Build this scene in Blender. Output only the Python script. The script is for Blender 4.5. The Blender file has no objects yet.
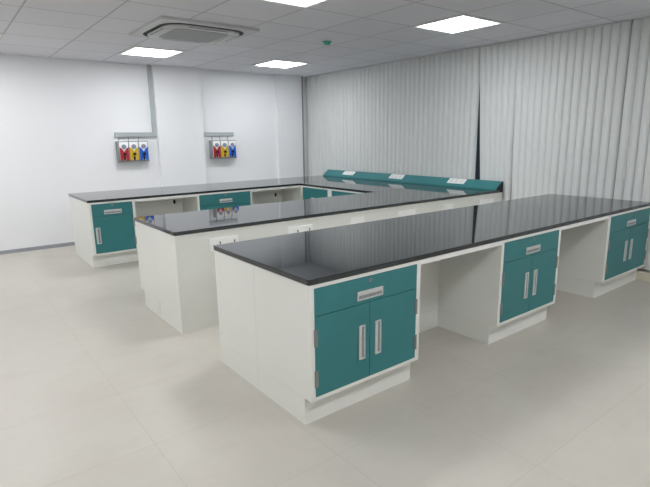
import bpy, bmesh, math, random
from mathutils import Vector, Matrix

random.seed(7)
scene = bpy.context.scene
COL = scene.collection

# ------------------------------------------------------------------ dimensions (metres)
H = 0.80            # worktop height
T = 0.029           # worktop thickness
SB = H - T          # underside of worktop
HP = 0.153          # plinth height
YW = 5.876          # white wall
XW = 4.31           # window wall (behind the blinds)
XB = 4.245          # blind plane
HC = 2.548          # ceiling
XBACK, YR = -4.6, -3.6
GP = 0.64751        # ceiling grid pitch
GX, GY = 0.05658, 3.12558

# ------------------------------------------------------------------ materials
def nt(name):
    m = bpy.data.materials.new(name); m.use_nodes = True
    t = m.node_tree; t.nodes.clear()
    out = t.nodes.new('ShaderNodeOutputMaterial')
    b = t.nodes.new('ShaderNodeBsdfPrincipled')
    t.links.new(b.outputs[0], out.inputs[0])
    return m, t, b

def srgb(r, g, b):
    f = lambda c: (c / 12.92) if c <= 0.04045 else ((c + 0.055) / 1.055) ** 2.4
    return (f(r / 255), f(g / 255), f(b / 255), 1)

def mixc(t, fac, a, b, kind='MIX'):
    n = t.nodes.new('ShaderNodeMix'); n.data_type = 'RGBA'; n.blend_type = kind
    for sock, v in ((n.inputs[0], fac), (n.inputs[6], a), (n.inputs[7], b)):
        if hasattr(v, 'is_output'): t.links.new(v, sock)
        else: sock.default_value = v
    return n.outputs[2]

def math_(t, op, a, b=None):
    n = t.nodes.new('ShaderNodeMath'); n.operation = op
    for i, v in enumerate((a, b)):
        if v is None: continue
        if hasattr(v, 'is_output'): t.links.new(v, n.inputs[i])
        else: n.inputs[i].default_value = v
    return n.outputs[0]

def coords(t):
    return t.nodes.new('ShaderNodeTexCoord').outputs['Object']

def noise(t, vec, scale, detail=3, rough=0.5):
    n = t.nodes.new('ShaderNodeTexNoise'); n.inputs['Scale'].default_value = scale
    n.inputs['Detail'].default_value = detail; n.inputs['Roughness'].default_value = rough
    t.links.new(vec, n.inputs['Vector'])
    return n.outputs[0]

def ramp(t, fac, lo, hi):
    n = t.nodes.new('ShaderNodeMapRange'); n.inputs[1].default_value = lo; n.inputs[2].default_value = hi
    t.links.new(fac, n.inputs[0]); return n.outputs[0]

def simple(name, c, rough=0.5, metal=0.0, var=0.04, scale=8.0, spec=0.5, bump=0.0, bscale=200.0, coat=0.0):
    m, t, b = nt(name)
    co = coords(t)
    dark = tuple(x * (1 - var * 2) for x in c[:3]) + (1,)
    lite = tuple(min(1, x * (1 + var)) for x in c[:3]) + (1,)
    t.links.new(mixc(t, ramp(t, noise(t, co, scale), 0.3, 0.7), dark, lite), b.inputs['Base Color'])
    b.inputs['Roughness'].default_value = rough; b.inputs['Metallic'].default_value = metal
    b.inputs['Specular IOR Level'].default_value = spec
    b.inputs['Coat Weight'].default_value = coat
    if bump:
        bn = t.nodes.new('ShaderNodeBump'); bn.inputs['Strength'].default_value = bump
        bn.inputs['Distance'].default_value = 0.002
        t.links.new(noise(t, co, bscale), bn.inputs['Height']); t.links.new(bn.outputs[0], b.inputs['Normal'])
    return m

def line_mask(t, v, origin, pitch, half, soft):
    """1 on a line of half-width half (metres) at origin + k*pitch."""
    f = math_(t, 'FRACT', math_(t, 'DIVIDE', math_(t, 'SUBTRACT', v, origin), pitch))
    d = math_(t, 'MULTIPLY', math_(t, 'MINIMUM', f, math_(t, 'SUBTRACT', 1.0, f)), pitch)
    n = t.nodes.new('ShaderNodeMapRange'); n.inputs[1].default_value = half; n.inputs[2].default_value = half + soft
    n.inputs[3].default_value = 1; n.inputs[4].default_value = 0
    t.links.new(d, n.inputs[0]); return n.outputs[0]

def cell_noise(t, x, y, ox, oy, px, py):
    cx = math_(t, 'FLOOR', math_(t, 'DIVIDE', math_(t, 'SUBTRACT', x, ox), px))
    cy = math_(t, 'FLOOR', math_(t, 'DIVIDE', math_(t, 'SUBTRACT', y, oy), py))
    cb = t.nodes.new('ShaderNodeCombineXYZ'); t.links.new(cx, cb.inputs[0]); t.links.new(cy, cb.inputs[1])
    w = t.nodes.new('ShaderNodeTexWhiteNoise'); t.links.new(cb.outputs[0], w.inputs[0]); return w.outputs[0]

def ceiling_mat():
    m, t, b = nt('mineral_ceiling_tile'); co = coords(t)
    s = t.nodes.new('ShaderNodeSeparateXYZ'); t.links.new(co, s.inputs[0])
    x, y = s.outputs[0], s.outputs[1]
    c = mixc(t, cell_noise(t, x, y, GX, GY, GP, GP), srgb(226, 226, 232), srgb(231, 231, 237))
    c = mixc(t, math_(t, 'MULTIPLY', ramp(t, noise(t, co, 55, 4, 0.7), 0.55, 0.8), 0.10), c, srgb(120, 120, 120))
    ln = math_(t, 'MAXIMUM', line_mask(t, x, GX, GP, 0.004, 0.006), line_mask(t, y, GY, GP, 0.004, 0.006))
    c = mixc(t, math_(t, 'MULTIPLY', ln, 0.46), c, srgb(110, 110, 112))
    t.links.new(c, b.inputs['Base Color']); b.inputs['Roughness'].default_value = 0.9
    b.inputs['Specular IOR Level'].default_value = 0.2
    return m

def floor_mat():
    m, t, b = nt('beige_stone_floor_tile'); co = coords(t)
    s = t.nodes.new('ShaderNodeSeparateXYZ'); t.links.new(co, s.inputs[0])
    x, y = s.outputs[0], s.outputs[1]
    a = mixc(t, ramp(t, noise(t, co, 1.3, 5, 0.6), 0.3, 0.7), srgb(189, 184, 175), srgb(198, 194, 185))
    mp = t.nodes.new('ShaderNodeMapping'); mp.inputs['Scale'].default_value = (2.0, 7.0, 1); mp.inputs['Rotation'].default_value = (0, 0, 0.3)
    t.links.new(co, mp.inputs[0])
    a = mixc(t, math_(t, 'MULTIPLY', ramp(t, noise(t, mp.outputs[0], 2.2, 6, 0.65), 0.5, 0.8), 0.28), a, srgb(176, 170, 160))
    a = mixc(t, math_(t, 'MULTIPLY', cell_noise(t, x, y, -0.665, 1.03, GP, 0.63), 0.10), a, srgb(170, 165, 156))
    a = mixc(t, math_(t, 'MULTIPLY', ramp(t, noise(t, co, 160, 2), 0.5, 0.75), 0.08), a, srgb(150, 142, 130))
    ln = math_(t, 'MAXIMUM', line_mask(t, x, -0.665, GP, 0.0012, 0.003), line_mask(t, y, 1.03, 0.63, 0.0012, 0.003))
    a = mixc(t, math_(t, 'MULTIPLY', ln, 0.17), a, srgb(140, 132, 120))
    t.links.new(a, b.inputs['Base Color'])
    b.inputs['Roughness'].default_value = 0.36; b.inputs['Specular IOR Level'].default_value = 0.42
    return m

def granite_mat():
    m, t, b = nt('polished_black_granite'); co = coords(t)
    v = t.nodes.new('ShaderNodeTexVoronoi'); v.inputs['Scale'].default_value = 420; t.links.new(co, v.inputs['Vector'])
    sp = ramp(t, v.outputs[0], 0.22, 0.05)
    c = mixc(t, math_(t, 'MULTIPLY', sp, 0.5), srgb(42, 46, 49), srgb(84, 88, 92))
    c = mixc(t, math_(t, 'MULTIPLY', ramp(t, noise(t, co, 40), 0.4, 0.7), 0.3), c, srgb(50, 54, 57))
    t.links.new(c, b.inputs['Base Color'])
    b.inputs['Roughness'].default_value = 0.045; b.inputs['IOR'].default_value = 1.6
    return m

def blind_mat():
    m, t, b = nt('woven_grey_blind_fabric'); co = coords(t)
    mp = t.nodes.new('ShaderNodeMapping'); mp.inputs['Scale'].default_value = (1, 1, 0.04); t.links.new(co, mp.inputs[0])
    c = mixc(t, ramp(t, noise(t, mp.outputs[0], 260, 2), 0.3, 0.7), srgb(212, 215, 215), srgb(220, 223, 222))
    t.links.new(c, b.inputs['Base Color']); b.inputs['Roughness'].default_value = 0.75
    b.inputs['Specular IOR Level'].default_value = 0.25
    return m

def emit_mat(name, c, s):
    """lit diffuser: full output in the middle, a weak rim where the plate meets its frame."""
    m, t, b = nt(name); co = coords(t)
    b.inputs['Base Color'].default_value = (0.9, 0.9, 0.9, 1)
    sp = t.nodes.new('ShaderNodeSeparateXYZ'); t.links.new(co, sp.inputs[0])
    d = math_(t, 'MAXIMUM', math_(t, 'ABSOLUTE', sp.outputs[0]), math_(t, 'ABSOLUTE', sp.outputs[1]))
    n = t.nodes.new('ShaderNodeMapRange'); n.inputs[1].default_value = 0.262; n.inputs[2].default_value = 0.272
    n.inputs[3].default_value = s; n.inputs[4].default_value = 1.05
    t.links.new(d, n.inputs[0])
    t.links.new(mixc(t, noise(t, co, 3), c, c), b.inputs['Emission Color'])
    t.links.new(n.outputs[0], b.inputs['Emission Strength'])
    return m

M = dict(
    ceiling=ceiling_mat(), floor=floor_mat(), granite=granite_mat(), blind=blind_mat(),
    wall=simple('white_painted_wall', srgb(238, 239, 242), 0.6, var=0.008, scale=1.5, spec=0.3, bump=0.05, bscale=300),
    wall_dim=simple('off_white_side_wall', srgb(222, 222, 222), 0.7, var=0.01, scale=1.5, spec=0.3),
    base_grey=simple('grey_skirting', srgb(150, 153, 160), 0.5, var=0.03),
    base_cream=simple('cream_skirting', srgb(225, 217, 200), 0.5, var=0.02),
    lam=simple('white_laminate', srgb(234, 235, 230), 0.38, var=0.006, scale=2.5, spec=0.45),
    lam_edge=simple('white_frame_edge', srgb(242, 243, 240), 0.35, var=0.008),
    teal=simple('teal_lacquered_steel', srgb(52, 124, 128), 0.36, var=0.03, scale=2.5, spec=0.45),
    alu=simple('brushed_aluminium', srgb(214, 216, 216), 0.38, metal=0.35, var=0.05, scale=60),
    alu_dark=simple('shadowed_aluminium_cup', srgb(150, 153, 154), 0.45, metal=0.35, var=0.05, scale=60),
    hinge=simple('grey_hinge_steel', srgb(150, 150, 148), 0.45, metal=0.5, var=0.05, scale=60),
    brass=simple('dull_lock_metal', srgb(150, 150, 146), 0.4, metal=0.5, var=0.05),
    plate=simple('white_socket_plastic', srgb(250, 250, 249), 0.35, var=0.005),
    socket=simple('pale_grey_socket_face', srgb(228, 230, 228), 0.4, var=0.02),
    black=simple('black_plastic', srgb(28, 28, 30), 0.4, var=0.05),
    dark=simple('dark_gap_shade', srgb(34, 36, 40), 0.7, var=0.05),  # dark colour standing in for shade inside gaps and slots
    trunk=simple('grey_metal_trunking', srgb(176, 182, 184), 0.45, var=0.02),
    pipe=simple('steel_pipe', srgb(170, 172, 174), 0.35, metal=0.6, var=0.03),
    red=simple('red_enamel', srgb(182, 40, 56), 0.4, var=0.03),
    yellow=simple('yellow_enamel', srgb(220, 180, 36), 0.4, var=0.03),
    blue=simple('blue_enamel', srgb(28, 98, 204), 0.4, var=0.03),
    gauge=simple('gauge_glass_face', srgb(150, 156, 196), 0.25, var=0.05),
    greybox=simple('grey_back_box', srgb(142, 147, 148), 0.5, var=0.03),
    corner_strip=simple('purple_grey_corner_strip', srgb(150, 146, 156), 0.5, var=0.03),
    winframe=simple('dark_window_frame', srgb(64, 70, 76), 0.45, var=0.04),
    acwhite=simple('air_conditioner_white_plastic', srgb(205, 206, 207), 0.45, var=0.01),
    acgrille=simple('air_conditioner_grey_grille', srgb(158, 161, 162), 0.6, var=0.03),
    green=simple('teal_green_detector_plastic', srgb(70, 182, 156), 0.4, var=0.03),
    lightframe=simple('white_light_frame', srgb(235, 236, 236), 0.4, var=0.01),
    chain=simple('white_plastic_chain', srgb(225, 226, 222), 0.4, var=0.02),
    glow=emit_mat('led_light_diffuser', (0.975, 0.99, 1.0, 1), 17.5),
)
# striped return grille of the air conditioner
def grille_mat():
    m, t, b = nt('air_conditioner_slotted_grille'); co = coords(t)
    s = t.nodes.new('ShaderNodeSeparateXYZ'); t.links.new(co, s.inputs[0])
    c = mixc(t, math_(t, 'MULTIPLY', line_mask(t, s.outputs[1], 0, 0.016, 0.003, 0.002), 0.55), srgb(180, 183, 184), srgb(80, 82, 84))
    t.links.new(c, b.inputs['Base Color']); b.inputs['Roughness'].default_value = 0.6
    return m
M['acgrille'] = grille_mat()
def glass_mat():
    m, t, b = nt('window_glass'); co = coords(t)
    t.links.new(mixc(t, noise(t, co, 1), (0.92, 0.96, 0.97, 1), (0.95, 0.97, 0.98, 1)), b.inputs['Base Color'])
    b.inputs['Transmission Weight'].default_value = 1.0; b.inputs['Roughness'].default_value = 0.0
    b.inputs['IOR'].default_value = 1.45
    return m
M['glass'] = glass_mat()

# ------------------------------------------------------------------ mesh helpers (world coordinates)
def box(bm, x0, x1, y0, y1, z0, z1, bev=0.0, seg=2):
    vs = [bm.verts.new((x, y, z)) for z in (z0, z1) for y in (y0, y1) for x in (x0, x1)]
    F = [(0, 2, 3, 1), (4, 5, 7, 6), (0, 1, 5, 4), (2, 6, 7, 3), (0, 4, 6, 2), (1, 3, 7, 5)]
    fs = [bm.faces.new([vs[i] for i in f]) for f in F]
    if bev:
        es = list({e for f in fs for e in f.edges})
        bmesh.ops.bevel(bm, geom=es, offset=bev, segments=seg, affect='EDGES', profile=0.5)

def prism(bm, pts, axis, a, b, bev=0.0):
    """extrude a 2D outline along an axis; pts are in the two other axes, cyclic order."""
    def mk(p, v):
        if axis == 'x': return (v, p[0], p[1])
        if axis == 'y': return (p[0], v, p[1])
        return (p[0], p[1], v)
    A = [bm.verts.new(mk(p, a)) for p in pts]; B = [bm.verts.new(mk(p, b)) for p in pts]
    fs = [bm.faces.new(A[::-1]), bm.faces.new(B)]
    n = len(pts)
    for i in range(n):
        fs.append(bm.faces.new([A[i], A[(i + 1) % n], B[(i + 1) % n], B[i]]))
    bmesh.ops.recalc_face_normals(bm, faces=fs)
    if bev:
        es = list({e for f in fs[:2] for e in f.edges})
        bmesh.ops.bevel(bm, geom=es, offset=bev, segments=2, affect='EDGES', profile=0.5)

def disc(bm, c, r, depth, axis, seg=20, r2=None):
    r2 = r if r2 is None else r2
    q = {'x': Matrix.Rotation(math.pi / 2, 4, 'Y'), 'y': Matrix.Rotation(math.pi / 2, 4, 'X'), 'z': Matrix.Identity(4)}[axis]
    bmesh.ops.create_cone(bm, cap_ends=True, segments=seg, radius1=r, radius2=r2, depth=depth, matrix=Matrix.Translation(c) @ q)

def rrect(x0, x1, y0, y1, r, n=5):
    """outline of a rectangle; r = radii for corners (x0y0, x1y0, x1y1, x0y1)."""
    if not isinstance(r, tuple): r = (r,) * 4
    out = []
    for (cx, cy, sx, sy, a0), rr in zip(((x0, y0, 1, 1, 180), (x1, y0, -1, 1, 270), (x1, y1, -1, -1, 0), (x0, y1, 1, -1, 90)), r):
        if rr <= 0: out.append((cx, cy)); continue
        for k in range(n + 1):
            a = math.radians(a0 + 90 * k / n)
            out.append((cx + sx * rr + rr * math.cos(a), cy + sy * rr + rr * math.sin(a)))
    return out

def ring(bm, outer, inner, z0, z1):
    """flat ring between two outlines of equal length, thickness z0..z1."""
    n = len(outer)
    V = [[bm.verts.new((p[0], p[1], z)) for p in o] for o in (outer, inner) for z in (z0, z1)]
    o0, o1, i0, i1 = V
    fs = []
    for i in range(n):
        j = (i + 1) % n
        for q in ((o0[i], o0[j], o1[j], o1[i]), (i0[j], i0[i], i1[i], i1[j]), (o1[i], o1[j], i1[j], i1[i]), (o0[j], o0[i], i0[i], i0[j])):
            fs.append(bm.faces.new(q))
    bmesh.ops.recalc_face_normals(bm, faces=fs)

def origin(o):
    p = Vector((0, 0, 0))
    while o is not None: p += o.location; o = o.parent
    return p

def obj(name, bm, mat, parent=None, smooth=False, loc=None, label=None):
    """link a bmesh (in world coordinates) as one mesh object, kept in place under its parent."""
    me = bpy.data.meshes.new(name)
    base = origin(parent) if parent else Vector(loc or (0, 0, 0))
    if base.length: bmesh.ops.translate(bm, verts=bm.verts, vec=-base)
    bm.to_mesh(me); bm.free()
    me.materials.append(M[mat])
    if smooth:
        for p in me.polygons: p.use_smooth = True
        try: me.set_sharp_from_angle(angle=math.radians(35))
        except Exception: pass
    o = bpy.data.objects.new(name, me); COL.objects.link(o)
    if parent: o.parent = parent
    elif loc: o.location = loc
    if label: o['label'] = label
    return o

def thing(name, label, cat, loc, group=None):
    o = bpy.data.objects.new(name, None); COL.objects.link(o); o.location = loc; o.empty_display_size = 0.1
    tag(o, label, cat, group); return o

def tag(o, label, cat, group=None):
    o['label'] = label; o['category'] = cat
    if group: o['group'] = group
    return o

def struct(name, bm, mat, parent=None):
    o = obj(name, bm, mat, parent)
    if parent is None: o['kind'] = 'structure'
    return o

def B(*boxes, bev=0.0):
    bm = bmesh.new()
    for b in boxes: box(bm, *b, bev=bev)
    return bm

# ------------------------------------------------------------------ room shell
struct('floor', B((XBACK, XW + 0.2, YR, YW, -0.1, 0)), 'floor')
struct('ceiling', B((XBACK, XW + 0.2, YR, YW, HC, HC + 0.1)), 'ceiling')
struct('wall_left', B((XBACK, XW + 0.2, YW, YW + 0.12, 0, HC)), 'wall')
struct('wall_right', B((XBACK, XW + 0.2, YR - 0.12, YR, 0, HC)), 'wall_dim')
struct('wall_back', B((XBACK - 0.12, XBACK, YR, YW, 0, HC)), 'wall_dim')
WIN = [(0.45, 2.75, 0.35, 2.35), (3.05, 5.45, 0.35, 2.35), (-2.15, 0.15, 0.35, 2.35)]
bm = bmesh.new()
ys = sorted(WIN)
prev = YR
for (a, b_, z0, z1) in ys:
    box(bm, XW, XW + 0.15, prev, a, 0, HC); box(bm, XW, XW + 0.15, a, b_, 0, z0); box(bm, XW, XW + 0.15, a, b_, z1, HC); prev = b_
box(bm, XW, XW + 0.15, prev, YW, 0, HC)
struct('wall_front', bm, 'wall_dim')
for i, (a, b_, z0, z1) in enumerate(WIN):
    f = bmesh.new()
    x0, x1 = XW + 0.03, XW + 0.09
    for (p, q, r, s) in ((a, a + .05, z0, z1), (b_ - .05, b_, z0, z1), (a + .05, b_ - .05, z0, z0 + .05), (a + .05, b_ - .05, z1 - .05, z1), ((a + b_) / 2 - .03, (a + b_) / 2 + .03, z0 + .05, z1 - .05)):
        box(f, x0, x1, p, q, r, s)
    w = struct('window_%d' % (i + 1), f, 'winframe')
    m_ = (a + b_) / 2
    for (p, q) in ((a + .05, m_ - .03), (m_ + .03, b_ - .05)):
        obj('window_pane', B((XW + 0.055, XW + 0.061, p, q, z0 + .05, z1 - .05)), 'glass', w)
struct('pillar_1', B((1.402, 2.141, YW - 0.09, YW, 0, HC)), 'wall')
struct('pillar_2', B((3.585, 4.105, YW - 0.06, YW, 0, HC)), 'wall')
struct('trim_1', B((4.125, 4.160, YW - 0.025, YW, 0, HC)), 'corner_strip')  # narrow purple-grey strip in the wall corner
struct('baseboard_left', B((XBACK, 1.402, YW - 0.012, YW, 0, 0.047)), 'base_grey')
struct('baseboard_front', B((4.19, XW, YR, YW - 0.1, 0, 0.083)), 'base_cream')
struct('baseboard_back', B((XBACK, XBACK + 0.012, YR, YW, 0, 0.047)), 'base_grey')
struct('baseboard_right', B((XBACK, XW - 0.03, YR, YR + 0.012, 0, 0.047)), 'base_grey')

# ------------------------------------------------------------------ recessed ceiling lights
LABELS = {
    (1, 2): 'square white lit ceiling panel beside the air conditioner, near the white wall pillar',
    (4, 2): 'square white lit ceiling panel nearest the corner of white wall and blinds',
    (4, -3): 'large square lit ceiling panel closest to the vertical blinds above the black worktops',
    (1, -3): 'lit ceiling panel cut by the top edge, between air conditioner and round teal detector',
    (-2, 2): 'lit ceiling panel of which only a corner shows at the left edge',
}
n_hidden = 0
ORD = ['first', 'second', 'third', 'fourth', 'fifth', 'sixth', 'seventh', 'eighth']
for i in (-5, -2, 1, 4):
    for j in (2, -3, -8):
        x0, y0 = GX + i * GP, GY + j * GP
        lab = LABELS.get((i, j))
        if lab is None:
            lab = 'unseen lit ceiling panel added to light the room, %s of those over the empty floor' % ORD[min(n_hidden, 7)]; n_hidden += 1  # panels beyond the view, added to brighten the room
        c = (x0 + GP / 2, y0 + GP / 2, HC - 0.012)
        t = thing('ceiling_light', lab, 'ceiling light', c, 'recessed square ceiling lights')
        bm = bmesh.new()
        a = 0.005; e = 0.0287
        ring(bm, rrect(x0 + a, x0 + GP - a, y0 + a, y0 + GP - a, 0), rrect(x0 + e, x0 + GP - e, y0 + e, y0 + GP - e, 0), HC - 0.010, HC - 0.0005)
        obj('frame', bm, 'lightframe', t)
        obj('diffuser', B((x0 + e, x0 + GP - e, y0 + e, y0 + GP - e, HC - 0.008, HC - 0.001)), 'glow', t)

# ------------------------------------------------------------------ air conditioner cassette
ax0, ax1, ay0, ay1 = 0.44, 1.455, 2.775, 3.73
zc = HC
acx, acy = (ax0 + ax1) / 2, (ay0 + ay1) / 2
t = thing('air_conditioner', 'white square ceiling cassette air conditioner with rounded slot and grey centre grille', 'air conditioner', (acx, acy, zc))
bm = bmesh.new(); prism(bm, rrect(ax0, ax1, ay0, ay1, 0.015), 'z', HC - 0.028, HC - 0.0005, bev=0.004)
obj('panel', bm, 'acwhite', t)
def sq(h, r): return rrect(acx - h, acx + h, acy - h * .95, acy + h * .95, r, 8)
bm = bmesh.new(); ring(bm, sq(0.435, 0.20), sq(0.395, 0.17), HC - 0.031, HC - 0.027)
obj('air_slot_shade', bm, 'dark', t)  # solid dark ring, the slot's shade put into its colour
bm = bmesh.new(); prism(bm, sq(0.395, 0.17), 'z', HC - 0.046, HC - 0.0275, bev=0.008)
obj('inner_panel', bm, 'acwhite', t, smooth=True)
for k in range(4):
    bm = bmesh.new()
    w, off = 0.21, 0.355
    box(bm, -w, w, off - 0.03, off + 0.022, HC - 0.052, HC - 0.046, bev=0.003)
    bmesh.ops.transform(bm, matrix=Matrix.Translation((acx, acy, 0)) @ Matrix.Diagonal((1, 0.95, 1, 1)) @ Matrix.Rotation(k * math.pi / 2, 4, 'Z'), verts=bm.verts)
    lv = obj('louver', bm, 'acwhite', t)
    bm = bmesh.new()
    box(bm, -w + .01, w - .01, off + 0.022, off + 0.03, HC - 0.0485, HC - 0.0462)
    bmesh.ops.transform(bm, matrix=Matrix.Translation((acx, acy, 0)) @ Matrix.Diagonal((1, 0.95, 1, 1)) @ Matrix.Rotation(k * math.pi / 2, 4, 'Z'), verts=bm.verts)
    obj('louver_gap_shade', bm, 'dark', lv)  # solid dark strip painted as the shade beside the louver
bm = bmesh.new(); prism(bm, sq(0.285, 0.07), 'z', HC - 0.050, HC - 0.0455, bev=0.002)
obj('grille', bm, 'acgrille', t)

# smoke detector
t = thing('smoke_detector', 'small round teal green ceiling detector beside the air conditioner', 'detector', (2.446, 2.944, HC))
bm = bmesh.new(); disc(bm, (2.446, 2.944, HC - 0.006), 0.052, 0.0115, 'z', 28); obj('base', bm, 'green', t)
bm = bmesh.new(); disc(bm, (2.446, 2.944, HC - 0.024), 0.028, 0.024, 'z', 28, r2=0.046); obj('head', bm, 'green', t)

# ------------------------------------------------------------------ vertical blinds
def vane(parent, y, dlean, ang, z0=0.105, z1=2.53):
    """one hanging fabric vane, a shallow curve 100 mm wide, leaning dlean at its foot."""
    bm = bmesh.new(); n = 7; W = 0.1
    rows = []
    for k in range(9):
        fz = k / 8.0; z = z1 + (z0 - z1) * fz
        row = []
        for i in range(n):
            s = (i / (n - 1) - 0.5) * W
            bow = 0.026 * (1 - (2 * s / W) ** 2)
            ca, sa = math.cos(ang), math.sin(ang)
            row.append(bm.verts.new((XB + s * sa - bow * ca, y + dlean * fz ** 1.1 + s * ca + bow * sa, z)))
        rows.append(row)
    for a, b in zip(rows, rows[1:]):
        for i in range(n - 1): bm.faces.new((a[i], a[i + 1], b[i + 1], b[i]))
    obj('vane', bm, 'blind', parent, smooth=True)

def chain(parent, y, zend, x=XB - 0.045):
    bm = bmesh.new(); disc(bm, (x, y, (2.52 + zend) / 2), 0.0022, 2.52 - zend, 'z', 6)
    c = obj('pull_chain', bm, 'chain', parent)
    bm = bmesh.new(); disc(bm, (x, y, zend - 0.03), 0.011, 0.065, 'z', 12, r2=0.008); obj('chain_weight', bm, 'chain', c)

def blind(y_lo, y_hi, label, lean, chain_at):
    t = thing('vertical_blind', label, 'blind', (XB, (y_lo + y_hi) / 2, 0.1), 'vertical blinds along the window wall')
    obj('head_rail', B((XB - 0.02, XB + 0.02, y_lo, y_hi, 2.525, 2.547)), 'acwhite', t)
    n = round((y_hi - y_lo) / 0.0875); p = (y_hi - y_lo) / n
    for k in range(n):
        y = y_lo + (k + 0.5) * p
        vane(t, y, lean(y) + random.uniform(-.004, .004), math.radians(-17) + random.uniform(-.04, .04))
    for (y, z) in chain_at: chain(t, y, z)

blind(2.135, 5.830, 'wide grey white vertical blind from the white wall corner to the dark gap', lambda y: 0.0, [(5.77, 0.86)])
def lean_b(y):
    if y > 1.63: return -0.005 - 0.155 * max(0, (y - 1.63) / 0.5)
    return -0.065 * max(0, (y - 1.0) / 0.63)
blind(0.40, 2.125, 'middle grey white vertical blind behind the end of the nearest bench', lean_b, [(2.125, 1.52)])
blind(-2.30, 0.385, 'grey white vertical blind running out of the picture at the right', lambda y: 0.0, [(0.30, 1.08)])

# ------------------------------------------------------------------ worktops
def worktop(x0, x1, y0, y1, r, label):
    bm = bmesh.new(); prism(bm, rrect(x0, x1, y0, y1, r, 6), 'z', SB, H, bev=0.004)
    o = obj('worktop', bm, 'granite', None, loc=((x0 + x1) / 2, (y0 + y1) / 2, SB))
    return tag(o, label, 'worktop', 'polished black worktops')

XE = 4.175
B1X, B1D = 0.0, 1.0434
B2X, B2Y, B2Y1 = -0.018, 1.6537, 2.5944
B3X = 2.896
B4X, B4Y, B4Y1 = -0.033, 4.2125, 5.236
worktop(0, 4.165, 0, B1D, (0.014, 0.006, 0.006, 0.014), 'long black polished worktop of the nearest bench, over the double door cabinets')
worktop(B2X, XE, B2Y, B2Y1 - 0.0005, (0.014, 0.003, 0, 0.014), 'long black polished worktop of the middle bench above white panel with sockets')
worktop(B3X, XE, B2Y1, B4Y - 0.0005, (0, 0, 0, 0), 'black polished worktop along the blinds carrying the teal socket ledge')
worktop(B4X, XE, B4Y, B4Y1, (0.022, 0, 0.003, 0.022), 'black polished worktop of the farthest bench, along the white wall')

# ------------------------------------------------------------------ cabinet fittings
# A cabinet front is drawn in local axes: u along the front, w up, depth out of the front; place() maps to world.
class Front:
    def __init__(s, o, ud, nd):            # o: point on the front plane, ud: along the front, nd: outward normal
        s.o, s.u, s.n = Vector(o), Vector(ud), Vector(nd)
    def box(s, bm, u0, u1, d0, d1, w0, w1, bev=0.0):
        t = bmesh.new(); box(t, u0, u1, d0, d1, w0, w1, bev=bev); s.put(t, bm)
    def put(s, t, bm):
        mat = Matrix(((s.u.x, s.n.x, 0, s.o.x), (s.u.y, s.n.y, 0, s.o.y), (0, 0, 1, s.o.z), (0, 0, 0, 1)))
        bmesh.ops.transform(t, matrix=mat, verts=t.verts)
        bmesh.ops.recalc_face_normals(t, faces=t.faces)
        me = bpy.data.meshes.new('tmp'); t.to_mesh(me); t.free(); bm.from_mesh(me); bpy.data.meshes.remove(me)

def pull(fr, parent, u, w, lu, lw):
    """recessed aluminium cup handle: raised rim round a shadowed cup with a grip lip."""
    bm = bmesh.new(); b = 0.008; d = 0.007
    fr.box(bm, u - lu / 2, u + lu / 2, 0, d, w + lw / 2 - b, w + lw / 2, 0.002)
    fr.box(bm, u - lu / 2, u + lu / 2, 0, d, w - lw / 2, w - lw / 2 + b, 0.002)
    fr.box(bm, u - lu / 2, u - lu / 2 + b, 0, d, w - lw / 2 + b, w + lw / 2 - b, 0.002)
    fr.box(bm, u + lu / 2 - b, u + lu / 2, 0, d, w - lw / 2 + b, w + lw / 2 - b, 0.002)
    h = obj('handle', bm, 'alu', parent, label='silver recessed handle')
    bm = bmesh.new()
    fr.box(bm, u - lu / 2 + b, u + lu / 2 - b, 0, 0.0015, w - lw / 2 + b, w + lw / 2 - b)
    obj('handle_cup', bm, 'alu_dark', h)
    bm = bmesh.new()
    if lu > lw: fr.box(bm, u - lu / 2 + b, u + lu / 2 - b, 0.0015, 0.0055, w + 0.002, w + lw / 2 - b)
    else: fr.box(bm, u - lu / 2 + b, u - lu / 2 + b + 0.010, 0.0015, 0.0055, w - lw / 2 + b, w + lw / 2 - b)
    obj('handle_lip', bm, 'alu', h)

def lock(fr, parent, u, w):
    bm = bmesh.new()
    t = bmesh.new(); disc(t, (u, 0.002, w), 0.011, 0.004, 'y', 18); fr.put(t, bm)
    k = obj('lock', bm, 'brass', parent, label='small round metal lock')
    bm = bmesh.new(); fr.box(bm, u - 0.0012, u + 0.0012, 0.004, 0.0046, w - 0.006, w + 0.006); obj('keyhole', bm, 'black', k)

def hinge(fr, parent, u, w):
    bm = bmesh.new(); fr.box(bm, u - 0.011, u + 0.011, 0, 0.004, w - 0.045, w + 0.045, 0.001)
    t = bmesh.new(); disc(t, (u, 0.004, w), 0.005, 0.088, 'z', 10); fr.put(t, bm)
    obj('hinge', bm, 'hinge', parent, label='grey metal hinge')

DT, DB = SB - 0.020, SB - 0.020 - 0.1455      # drawer front top and bottom

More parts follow.
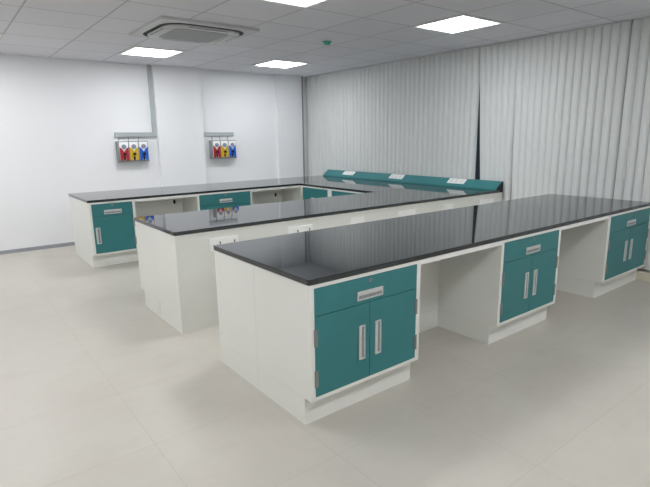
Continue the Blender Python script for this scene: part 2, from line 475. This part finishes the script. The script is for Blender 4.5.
def cabinet(name, label, fr, W, depth, doors, ml=0.03, mr=0.03, rec=0.061, group=None, plinth_back=0.0, loc=None, left_flush=True, bottom=HP, hw=0.185):
    """floor cabinet: white carcass with an open front, recessed plinth, drawer over one or two doors."""
    t = thing(name, label, 'cabinet', loc, group)
    z1 = SB - 0.0005
    bm = bmesh.new()
    fr.box(bm, 0, ml, -depth, 0, bottom, z1); fr.box(bm, W - mr, W, -depth, 0, bottom, z1)
    fr.box(bm, ml, W - mr, -depth, 0, bottom, bottom + 0.02); fr.box(bm, ml, W - mr, -depth, 0, z1 - 0.0195, z1)
    fr.box(bm, ml, W - mr, -depth, -depth + 0.01, bottom + 0.02, z1 - 0.0195)
    obj('carcass', bm, 'lam', t)
    bm = bmesh.new(); fr.box(bm, ml, W - mr, -0.03, -0.025, bottom + 0.02, z1 - 0.0195)
    obj('inner_panel', bm, 'dark', t)  # added dark sheet behind the fronts, painted shade for the door gaps
    if doors:
        bm = bmesh.new(); fr.box(bm, 0.0015, W - 0.0015, -depth, -rec, 0, bottom - 0.0025)
        fr.box(bm, 0.004, W - 0.004, -depth, -rec - .004, bottom - 0.0025, bottom)
        obj('plinth', bm, 'lam', t)
    g = 0.0016
    bm = bmesh.new(); fr.box(bm, ml + g, W - mr - g, -0.02, 0.002, DB + g, DT - g, 0.0015)
    d = obj('drawer', bm, 'teal', t, label='teal drawer front')
    uc = (ml + W - mr) / 2
    f2 = Front(fr.o + fr.n * 0.002, fr.u, fr.n)
    pull(f2, d, uc, 0.652, hw, 0.05); lock(f2, d, uc, 0.727)
    zb = bottom + 0.02
    if doors == 2:
        for s, (a, b) in ((0, (ml, uc)), (1, (uc, W - mr))):
            bm = bmesh.new(); fr.box(bm, a + g, b - g, -0.02, 0.002, zb + g, DB - g, 0.0015)
            dd = obj('door', bm, 'teal', t, label='teal door')
            pull(f2, dd, uc - 0.059 if s == 0 else uc + 0.059, 0.39, 0.044, 0.195)
            for w in (0.495, 0.275): hinge(f2, dd, ml + 0.004 if s == 0 else W - mr - 0.004, w)
    elif doors == 1:
        bm = bmesh.new(); fr.box(bm, ml + g, W - mr - g, -0.02, 0.002, zb + g, DB - g, 0.0015)
        dd = obj('door', bm, 'teal', t, label='teal door')
        pull(f2, dd, ml + 0.045, 0.385, 0.05, 0.19)
        for w in (0.495, 0.275): hinge(f2, dd, W - mr - 0.002, w)
    return t

def knee_frame(label, x0, x1, yf, yb, z_plinth=True, outlet=None, group=None):
    """open leg space between cabinets: white back panel with plinth strip, and a frame under the worktop."""
    t = thing('knee_space_frame', label, 'panel', ((x0 + x1) / 2, yb, 0), group)
    z1 = SB - 0.0005
    obj('back_panel', B((x0 + .001, x1 - .001, yb, yb + 0.014, HP, z1)), 'lam', t)
    obj('plinth_panel', B((x0 + .001, x1 - .001, yb + 0.001, yb + 0.014, 0, HP - 0.0025)), 'lam', t)
    bm = bmesh.new()
    box(bm, x0 + .001, x1 - .001, yf, yf + 0.02, z1 - 0.03, z1)
    box(bm, x0 + .001, x0 + .021, yf + 0.02, yb, z1 - 0.03, z1); box(bm, x1 - .021, x1 - .001, yf + 0.02, yb, z1 - 0.03, z1)
    obj('top_rail', bm, 'lam_edge', t)
    if outlet:
        ox, oz = outlet
        bm = bmesh.new(); box(bm, ox - 0.015, ox + 0.015, yb - 0.012, yb, oz - 0.026, oz + 0.026, bev=0.005)
        obj('socket', bm, 'black', t, label='small black socket')
    return t

# ------------------------------------------------------------------ nearest bench (drawers face the camera)
E1 = 0.006
fy = E1
YM = 0.5417
GB = 'double door cabinets under the nearest bench'
cabs = [(E1, 0.8035, 'teal fronted double door cabinet at the near end of the nearest bench'),
        (1.617, 2.409, 'middle teal fronted double door cabinet of the nearest bench, between two open leg spaces'),
        (3.227, 4.160, 'teal fronted double door cabinet at the far end of the nearest bench, against the blinds')]
for x0, x1, lab in cabs:
    fr = Front((x0, fy, 0), (1, 0, 0), (0, -1, 0))
    cabinet('base_cabinet', lab, fr, x1 - x0, YM - 0.002 - fy, 2, ml=0.029 if x0 < 3 else 0.045, mr=0.031 if x1 < 4 else 0.024, loc=((x0 + x1) / 2, fy + 0.26, 0), group=GB)
GK = 'open leg spaces of the nearest bench'
knee_frame('open leg space just right of the nearest double door cabinet', 0.8035, 1.617, fy + 0.001, YM - 0.016, group=GK)
knee_frame('open leg space at the far end of the nearest bench, before its last cabinet', 2.409, 3.227, fy + 0.001, YM - 0.016, group=GK)
def service_run(name, label, x0, x1, y0, y1, rec_lo=0.0, rec_hi=0.0, gap=0.0025):
    t = thing(name, label, 'cabinet', ((x0 + x1) / 2, (y0 + y1) / 2, 0))
    obj('carcass', B((x0, x1, y0, y1, HP, SB - 0.0005)), 'lam', t)
    bm = bmesh.new()
    box(bm, x0 + .0015, x1 - .0015, y0 + rec_lo + .0015, y1 - rec_hi - .0015, 0, HP - gap)
    box(bm, x0 + .006, x1 - .006, y0 + rec_lo + .006, y1 - rec_hi - .006, HP - gap, HP)
    obj('plinth', bm, 'lam', t)
    return t
service_run('service_cabinet', 'plain white rear cabinet run at the back of the nearest bench', E1, 4.160, YM, B1D - 0.006)

# ------------------------------------------------------------------ middle bench (plain white face with sockets towards the camera)
b2x = B2X + 0.006
t2 = service_run('service_cabinet', 'plain white cabinet run of the middle bench, its long face carrying white sockets', b2x, 4.168, B2Y + 0.006, 2.126)
service_run('service_cabinet', 'plain white cabinet run on the far side of the middle bench with recessed plinth', b2x, 2.90, 2.128, B2Y1 - 0.006, rec_hi=0.076)
yp = B2Y + 0.006
for (a, b) in ((0.250, 0.500), (0.985, 1.240), (1.690, 1.860), (2.330, 2.585), (3.035, 3.205), (3.730, 3.985)):
    bm = bmesh.new(); box(bm, a, b, yp - 0.012, yp, 0.612, 0.714, bev=0.003)
    pl = obj('socket_plate', bm, 'plate', t2, label='white wall socket plate')
    n = 2 if b - a > .2 else 1
    for k in range(n):
        u = a + (b - a) * (k + 0.5) / n
        bm = bmesh.new(); box(bm, u - 0.042, u + 0.042, yp - 0.0135, yp - 0.012, 0.625, 0.702); s = obj('socket', bm, 'plate', pl)
        bm = bmesh.new()
        for du, dz in ((-0.022, 0.658), (0.0, 0.640), (0.022, 0.658)): disc(bm, (u - 0.012 + du * .7, yp - 0.0138, dz), 0.004, 0.001, 'y', 10)
        box(bm, u + 0.024, u + 0.032, yp - 0.017, yp - 0.0135, 0.662, 0.684)
        obj('switch', bm, 'black' if a < 1 else 'plate', pl)

# ------------------------------------------------------------------ bench along the blinds
t3 = thing('base_cabinet', 'white cabinet run under the worktop along the blinds, with two teal fronts', 'cabinet', (3.5, 3.4, 0))
x3 = B3X + 0.008
bm = bmesh.new()
box(bm, x3 + 0.03, 4.168, 2.60, 4.2105, HP, SB - 0.0005)
for (a, b) in ((2.60, 2.69), (3.465, 3.554), (4.150, 4.2105)): box(bm, x3, x3 + 0.03, a, b, HP, SB - 0.0005)
for (a, b) in ((2.69, 3.465), (3.554, 4.150)):
    box(bm, x3, x3 + 0.03, a, b, SB - 0.0205, SB - 0.0005); box(bm, x3, x3 + 0.03, a, b, HP, HP + 0.02)
obj('carcass', bm, 'lam', t3)
obj('plinth', B((x3 + 0.07, 4.16, 2.60, 4.21, 0, HP - 0.001)), 'lam', t3)
for (a, b) in ((2.69, 3.465), (3.554, 4.150)):
    fr = Front((x3, b, 0), (0, -1, 0), (-1, 0, 0)); W = b - a
    bm = bmesh.new(); fr.box(bm, .002, W - .002, -0.02, 0.002, DB - .03, DT - .001, .0015)
    d = obj('drawer', bm, 'teal', t3, label='teal drawer front')
    f2 = Front(fr.o + fr.n * .002, fr.u, fr.n); pull(f2, d, W / 2, 0.592, 0.16, 0.045)
    for (p, q) in ((.002, W / 2 - .001), (W / 2 + .001, W - .002)):
        bm = bmesh.new(); fr.box(bm, p, q, -0.02, 0.002, HP + .022, DB - .033, .0015); dd = obj('door', bm, 'teal', t3, label='teal door')
        pull(f2, dd, W / 2 + (-.06 if p < .1 else .06), 0.36, 0.044, 0.18)

# teal socket ledge standing on that worktop, against the blinds
ly0, ly1 = 1.656, 5.12
lx0, lx1, lz = 4.03, 4.176, 0.903
t = thing('socket_ledge', 'long teal sloping socket ledge on the worktop against the blinds', 'ledge', (4.08, 3.4, H))
bm = bmesh.new()
prof = [(lx0, H + 0.0003), (lx1, H + 0.0003), (lx1, lz), (lx1 - 0.028, lz), (lx0, H + 0.016)]
prism(bm, prof, 'y', ly0 + 0.004, ly1 - 0.002, bev=0.0)
obj('housing', bm, 'teal', t)
bm = bmesh.new(); prism(bm, [(lx0 + .004, H + .001), (lx1, H + .001), (lx1, lz - .002), (lx1 - .026, lz - .002), (lx0 + .004, H + .014)], 'y', ly0, ly0 + 0.004)
obj('black_end', bm, 'black', t, label='black end')  # solid black piece at the open end of the ledge
# sloped face frame: from (lx0, H+.016) to (lx1-.028, lz)
p0 = Vector((lx0, 0, H + .016)); p1 = Vector((lx1 - .028, 0, lz)); sl = (p1 - p0); L = sl.length; sl.normalize()
nn = Vector((-sl.z, 0, sl.x))
def slope_box(y0, y1, s0, s1, d0, d1, bev=0.0):
    bm = bmesh.new(); box(bm, s0, s1, y0, y1, d0, d1, bev=bev)
    for v in bm.verts:
        s, y, d = v.co; q = p0 + sl * s + nn * d; v.co = (q.x, y, q.z)
    bmesh.ops.recalc_face_normals(bm, faces=bm.faces); return bm
for yc in (4.50, 3.40, 2.30):
    pl = obj('socket_plate', slope_box(yc - .135, yc + .135, L * .30, L * .93, 0, .008, .002), 'plate', t, label='white socket plate')
    for k in (-1, 0, 1):
        s = obj('socket', slope_box(yc + k * .08 - .03, yc + k * .08 + .03, L * .40, L * .83, .008, .0095), 'socket', pl)

# ------------------------------------------------------------------ farthest bench along the white wall
b4x = B4X + 0.006; y4 = B4Y + 0.007; yb4 = 4.722
fr = Front((b4x, y4, 0), (1, 0, 0), (0, -1, 0))
cabinet('base_cabinet', 'white end cabinet of the farthest bench with teal drawer and single teal door', fr, 0.490 - b4x, 4.735 - y4, 1, ml=0.03, mr=0.028, rec=0.074, loc=(0.24, 4.5, 0), hw=0.195)
knee_frame('open leg space beside the single door cabinet of the farthest bench', 0.490, 1.283, y4 + .001, yb4, outlet=(1.165, 0.635), group='open leg spaces of the farthest bench')
fr = Front((1.283, y4, 0), (1, 0, 0), (0, -1, 0))
cabinet('base_cabinet', 'teal fronted cabinet in the middle of the farthest bench between two leg spaces', fr, 2.090 - 1.283, 4.735 - y4, 2, ml=0.026, mr=0.026, rec=0.074, loc=(1.69, 4.45, 0))
z1 = SB - 0.0005
knee_frame('open leg space at the inner corner of the farthest bench', 2.090, 2.904, y4 + .001, yb4, outlet=(2.785, 0.60), group='open leg spaces of the farthest bench')
service_run('service_cabinet', 'plain white rear cabinet run at the back of the farthest bench', b4x, 4.168, 4.737, B4Y1 - 0.006)
t = thing('corner_cabinet', 'white corner cabinet under the farthest bench where it meets the blinds', 'cabinet', (3.5, 4.48, 0))
obj('carcass', B((2.904, 4.168, y4, 4.735, HP, z1)), 'lam', t)
obj('plinth', B((2.974, 4.16, y4 + .002, 4.735, 0, HP - .001)), 'lam', t)

# ------------------------------------------------------------------ wall services
t = thing('cable_trunking', 'grey L shaped cable trunking from the ceiling to left wall panel', 'trunking', (1.1, YW, 1.5))
obj('horizontal_trunk', B((0.79, 1.401, YW - .04, YW - .0005, 1.510, 1.574), bev=.003), 'trunk', t)
obj('vertical_trunk', B((1.343, 1.401, YW - .04, YW - .0005, 1.574, HC - .001), bev=.003), 'trunk', t)
o = obj('cable_trunking', B((2.143, 2.710, YW - .022, YW - .0005, 1.505, 1.570), bev=.003), 'trunk', None, loc=(2.45, YW, 1.5))
tag(o, 'short straight grey trunking right of the pillar above the right wall panel', 'trunking')

def wall_panel(x0, label, zt=1.448):
    D = 0.085
    W, Hh = 0.445, 0.285
    yb = YW
    t = thing('gas_tap_panel', label, 'wall panel', (x0 + W / 2, yb, zt - Hh), 'coloured tap panels on the white wall')
    obj('back_box', B((x0, x0 + W, yb - D, yb - .0005, zt - Hh, zt), bev=.004), 'greybox', t)
    bm = bmesh.new(); box(bm, x0 - .005, x0 + W + .005, yb - D - .012, yb - .01, zt - Hh - .012, zt - Hh, bev=.002)
    obj('bottom_rail', bm, 'greybox', t)
    for k, c in enumerate(('red', 'yellow', 'blue')):
        xc = x0 + .015 + (k + .5) * (W - .02) / 3
        w = 0.062; zb_, zt_ = zt - Hh + .008, zt - .012
        yf = yb - D
        bm = bmesh.new(); box(bm, xc - w, xc + w, yf - .018, yf, zb_, zt_, bev=.003)
        mod = obj('cover', bm, 'plate', t, label='white cover plate')
        # coloured face: a shield with a V cut at the top and a notch at the foot
        h = zt_ - zb_
        out = [(xc - w, zb_), (xc - .022, zb_), (xc - .016, zb_ + .055), (xc + .016, zb_ + .055), (xc + .022, zb_), (xc + w, zb_), (xc + w, zb_ + h * .72), (xc + .036, zb_ + h * .66), (xc, zb_ + h * .46), (xc - .036, zb_ + h * .66), (xc - w, zb_ + h * .72)]
        bm = bmesh.new()
        pts = [(p[0], p[1]) for p in out]
        prism(bm, pts, 'y', yf - .023, yf - .017)
        obj('coloured_face', bm, c, mod, label=c + ' face plate')
        bm = bmesh.new(); disc(bm, (xc, yf - .022, zb_ + h * .75), .032, .022, 'y', 24); g = obj('gauge', bm, 'greybox', mod, label='round gauge')
        bm = bmesh.new(); disc(bm, (xc, yf - .0335, zb_ + h * .75), .021, .002, 'y', 20); obj('gauge_face', bm, 'gauge', g)
        bm = bmesh.new(); disc(bm, (xc, yf - .034, zb_ + h * .34), .022, .032, 'y', 18); box(bm, xc - .015, xc + .015, yf - .0195, yf - .018, zb_ + .002, zb_ + .056); obj('knob', bm, 'black', mod, label='black round knob')
        bm = bmesh.new(); disc(bm, (xc - .035, yb - .012, (zt + 1.503) / 2), .0055, 1.503 - zt, 'z', 10); obj('pipe', bm, 'pipe', t, label='thin steel pipe')
    return t
wall_panel(0.790, 'grey wall panel with red, yellow and blue units left of the pillar')
wall_panel(2.262, 'grey wall panel with red, yellow and blue units right of the pillar', 1.440)

# ------------------------------------------------------------------ world: night outside the windows
w = bpy.data.worlds.new('night'); scene.world = w; w.use_nodes = True
w.node_tree.nodes['Background'].inputs[0].default_value = (0.012, 0.016, 0.022, 1)
w.node_tree.nodes['Background'].inputs[1].default_value = 1.0

# ------------------------------------------------------------------ camera
yaw, pitch, roll = math.radians(52.3334), math.radians(-12.1266), math.radians(-0.8003)
fw = Vector((math.cos(yaw) * math.cos(pitch), math.sin(yaw) * math.cos(pitch), math.sin(pitch)))
rt0 = Vector((math.sin(yaw), -math.cos(yaw), 0)); up0 = rt0.cross(fw)
rt = rt0 * math.cos(roll) + up0 * math.sin(roll); up = -rt0 * math.sin(roll) + up0 * math.cos(roll)
cd = bpy.data.cameras.new('camera'); cam = bpy.data.objects.new('camera', cd); COL.objects.link(cam)
cd.sensor_fit = 'HORIZONTAL'; cd.sensor_width = 36.0; cd.lens = 496.1745 / 650 * 36.0; cd.clip_start = 0.02
mw = Matrix(((rt.x, up.x, -fw.x, -1.32742), (rt.y, up.y, -fw.y, -1.85227), (rt.z, up.z, -fw.z, 1.46970), (0, 0, 0, 1)))
cam.matrix_world = mw
scene.camera = cam

scene.view_settings.view_transform = 'Standard'
scene.view_settings.look = 'None'
scene.view_settings.exposure = 0.28
scene.cycles.max_bounces = 10
scene.cycles.diffuse_bounces = 6
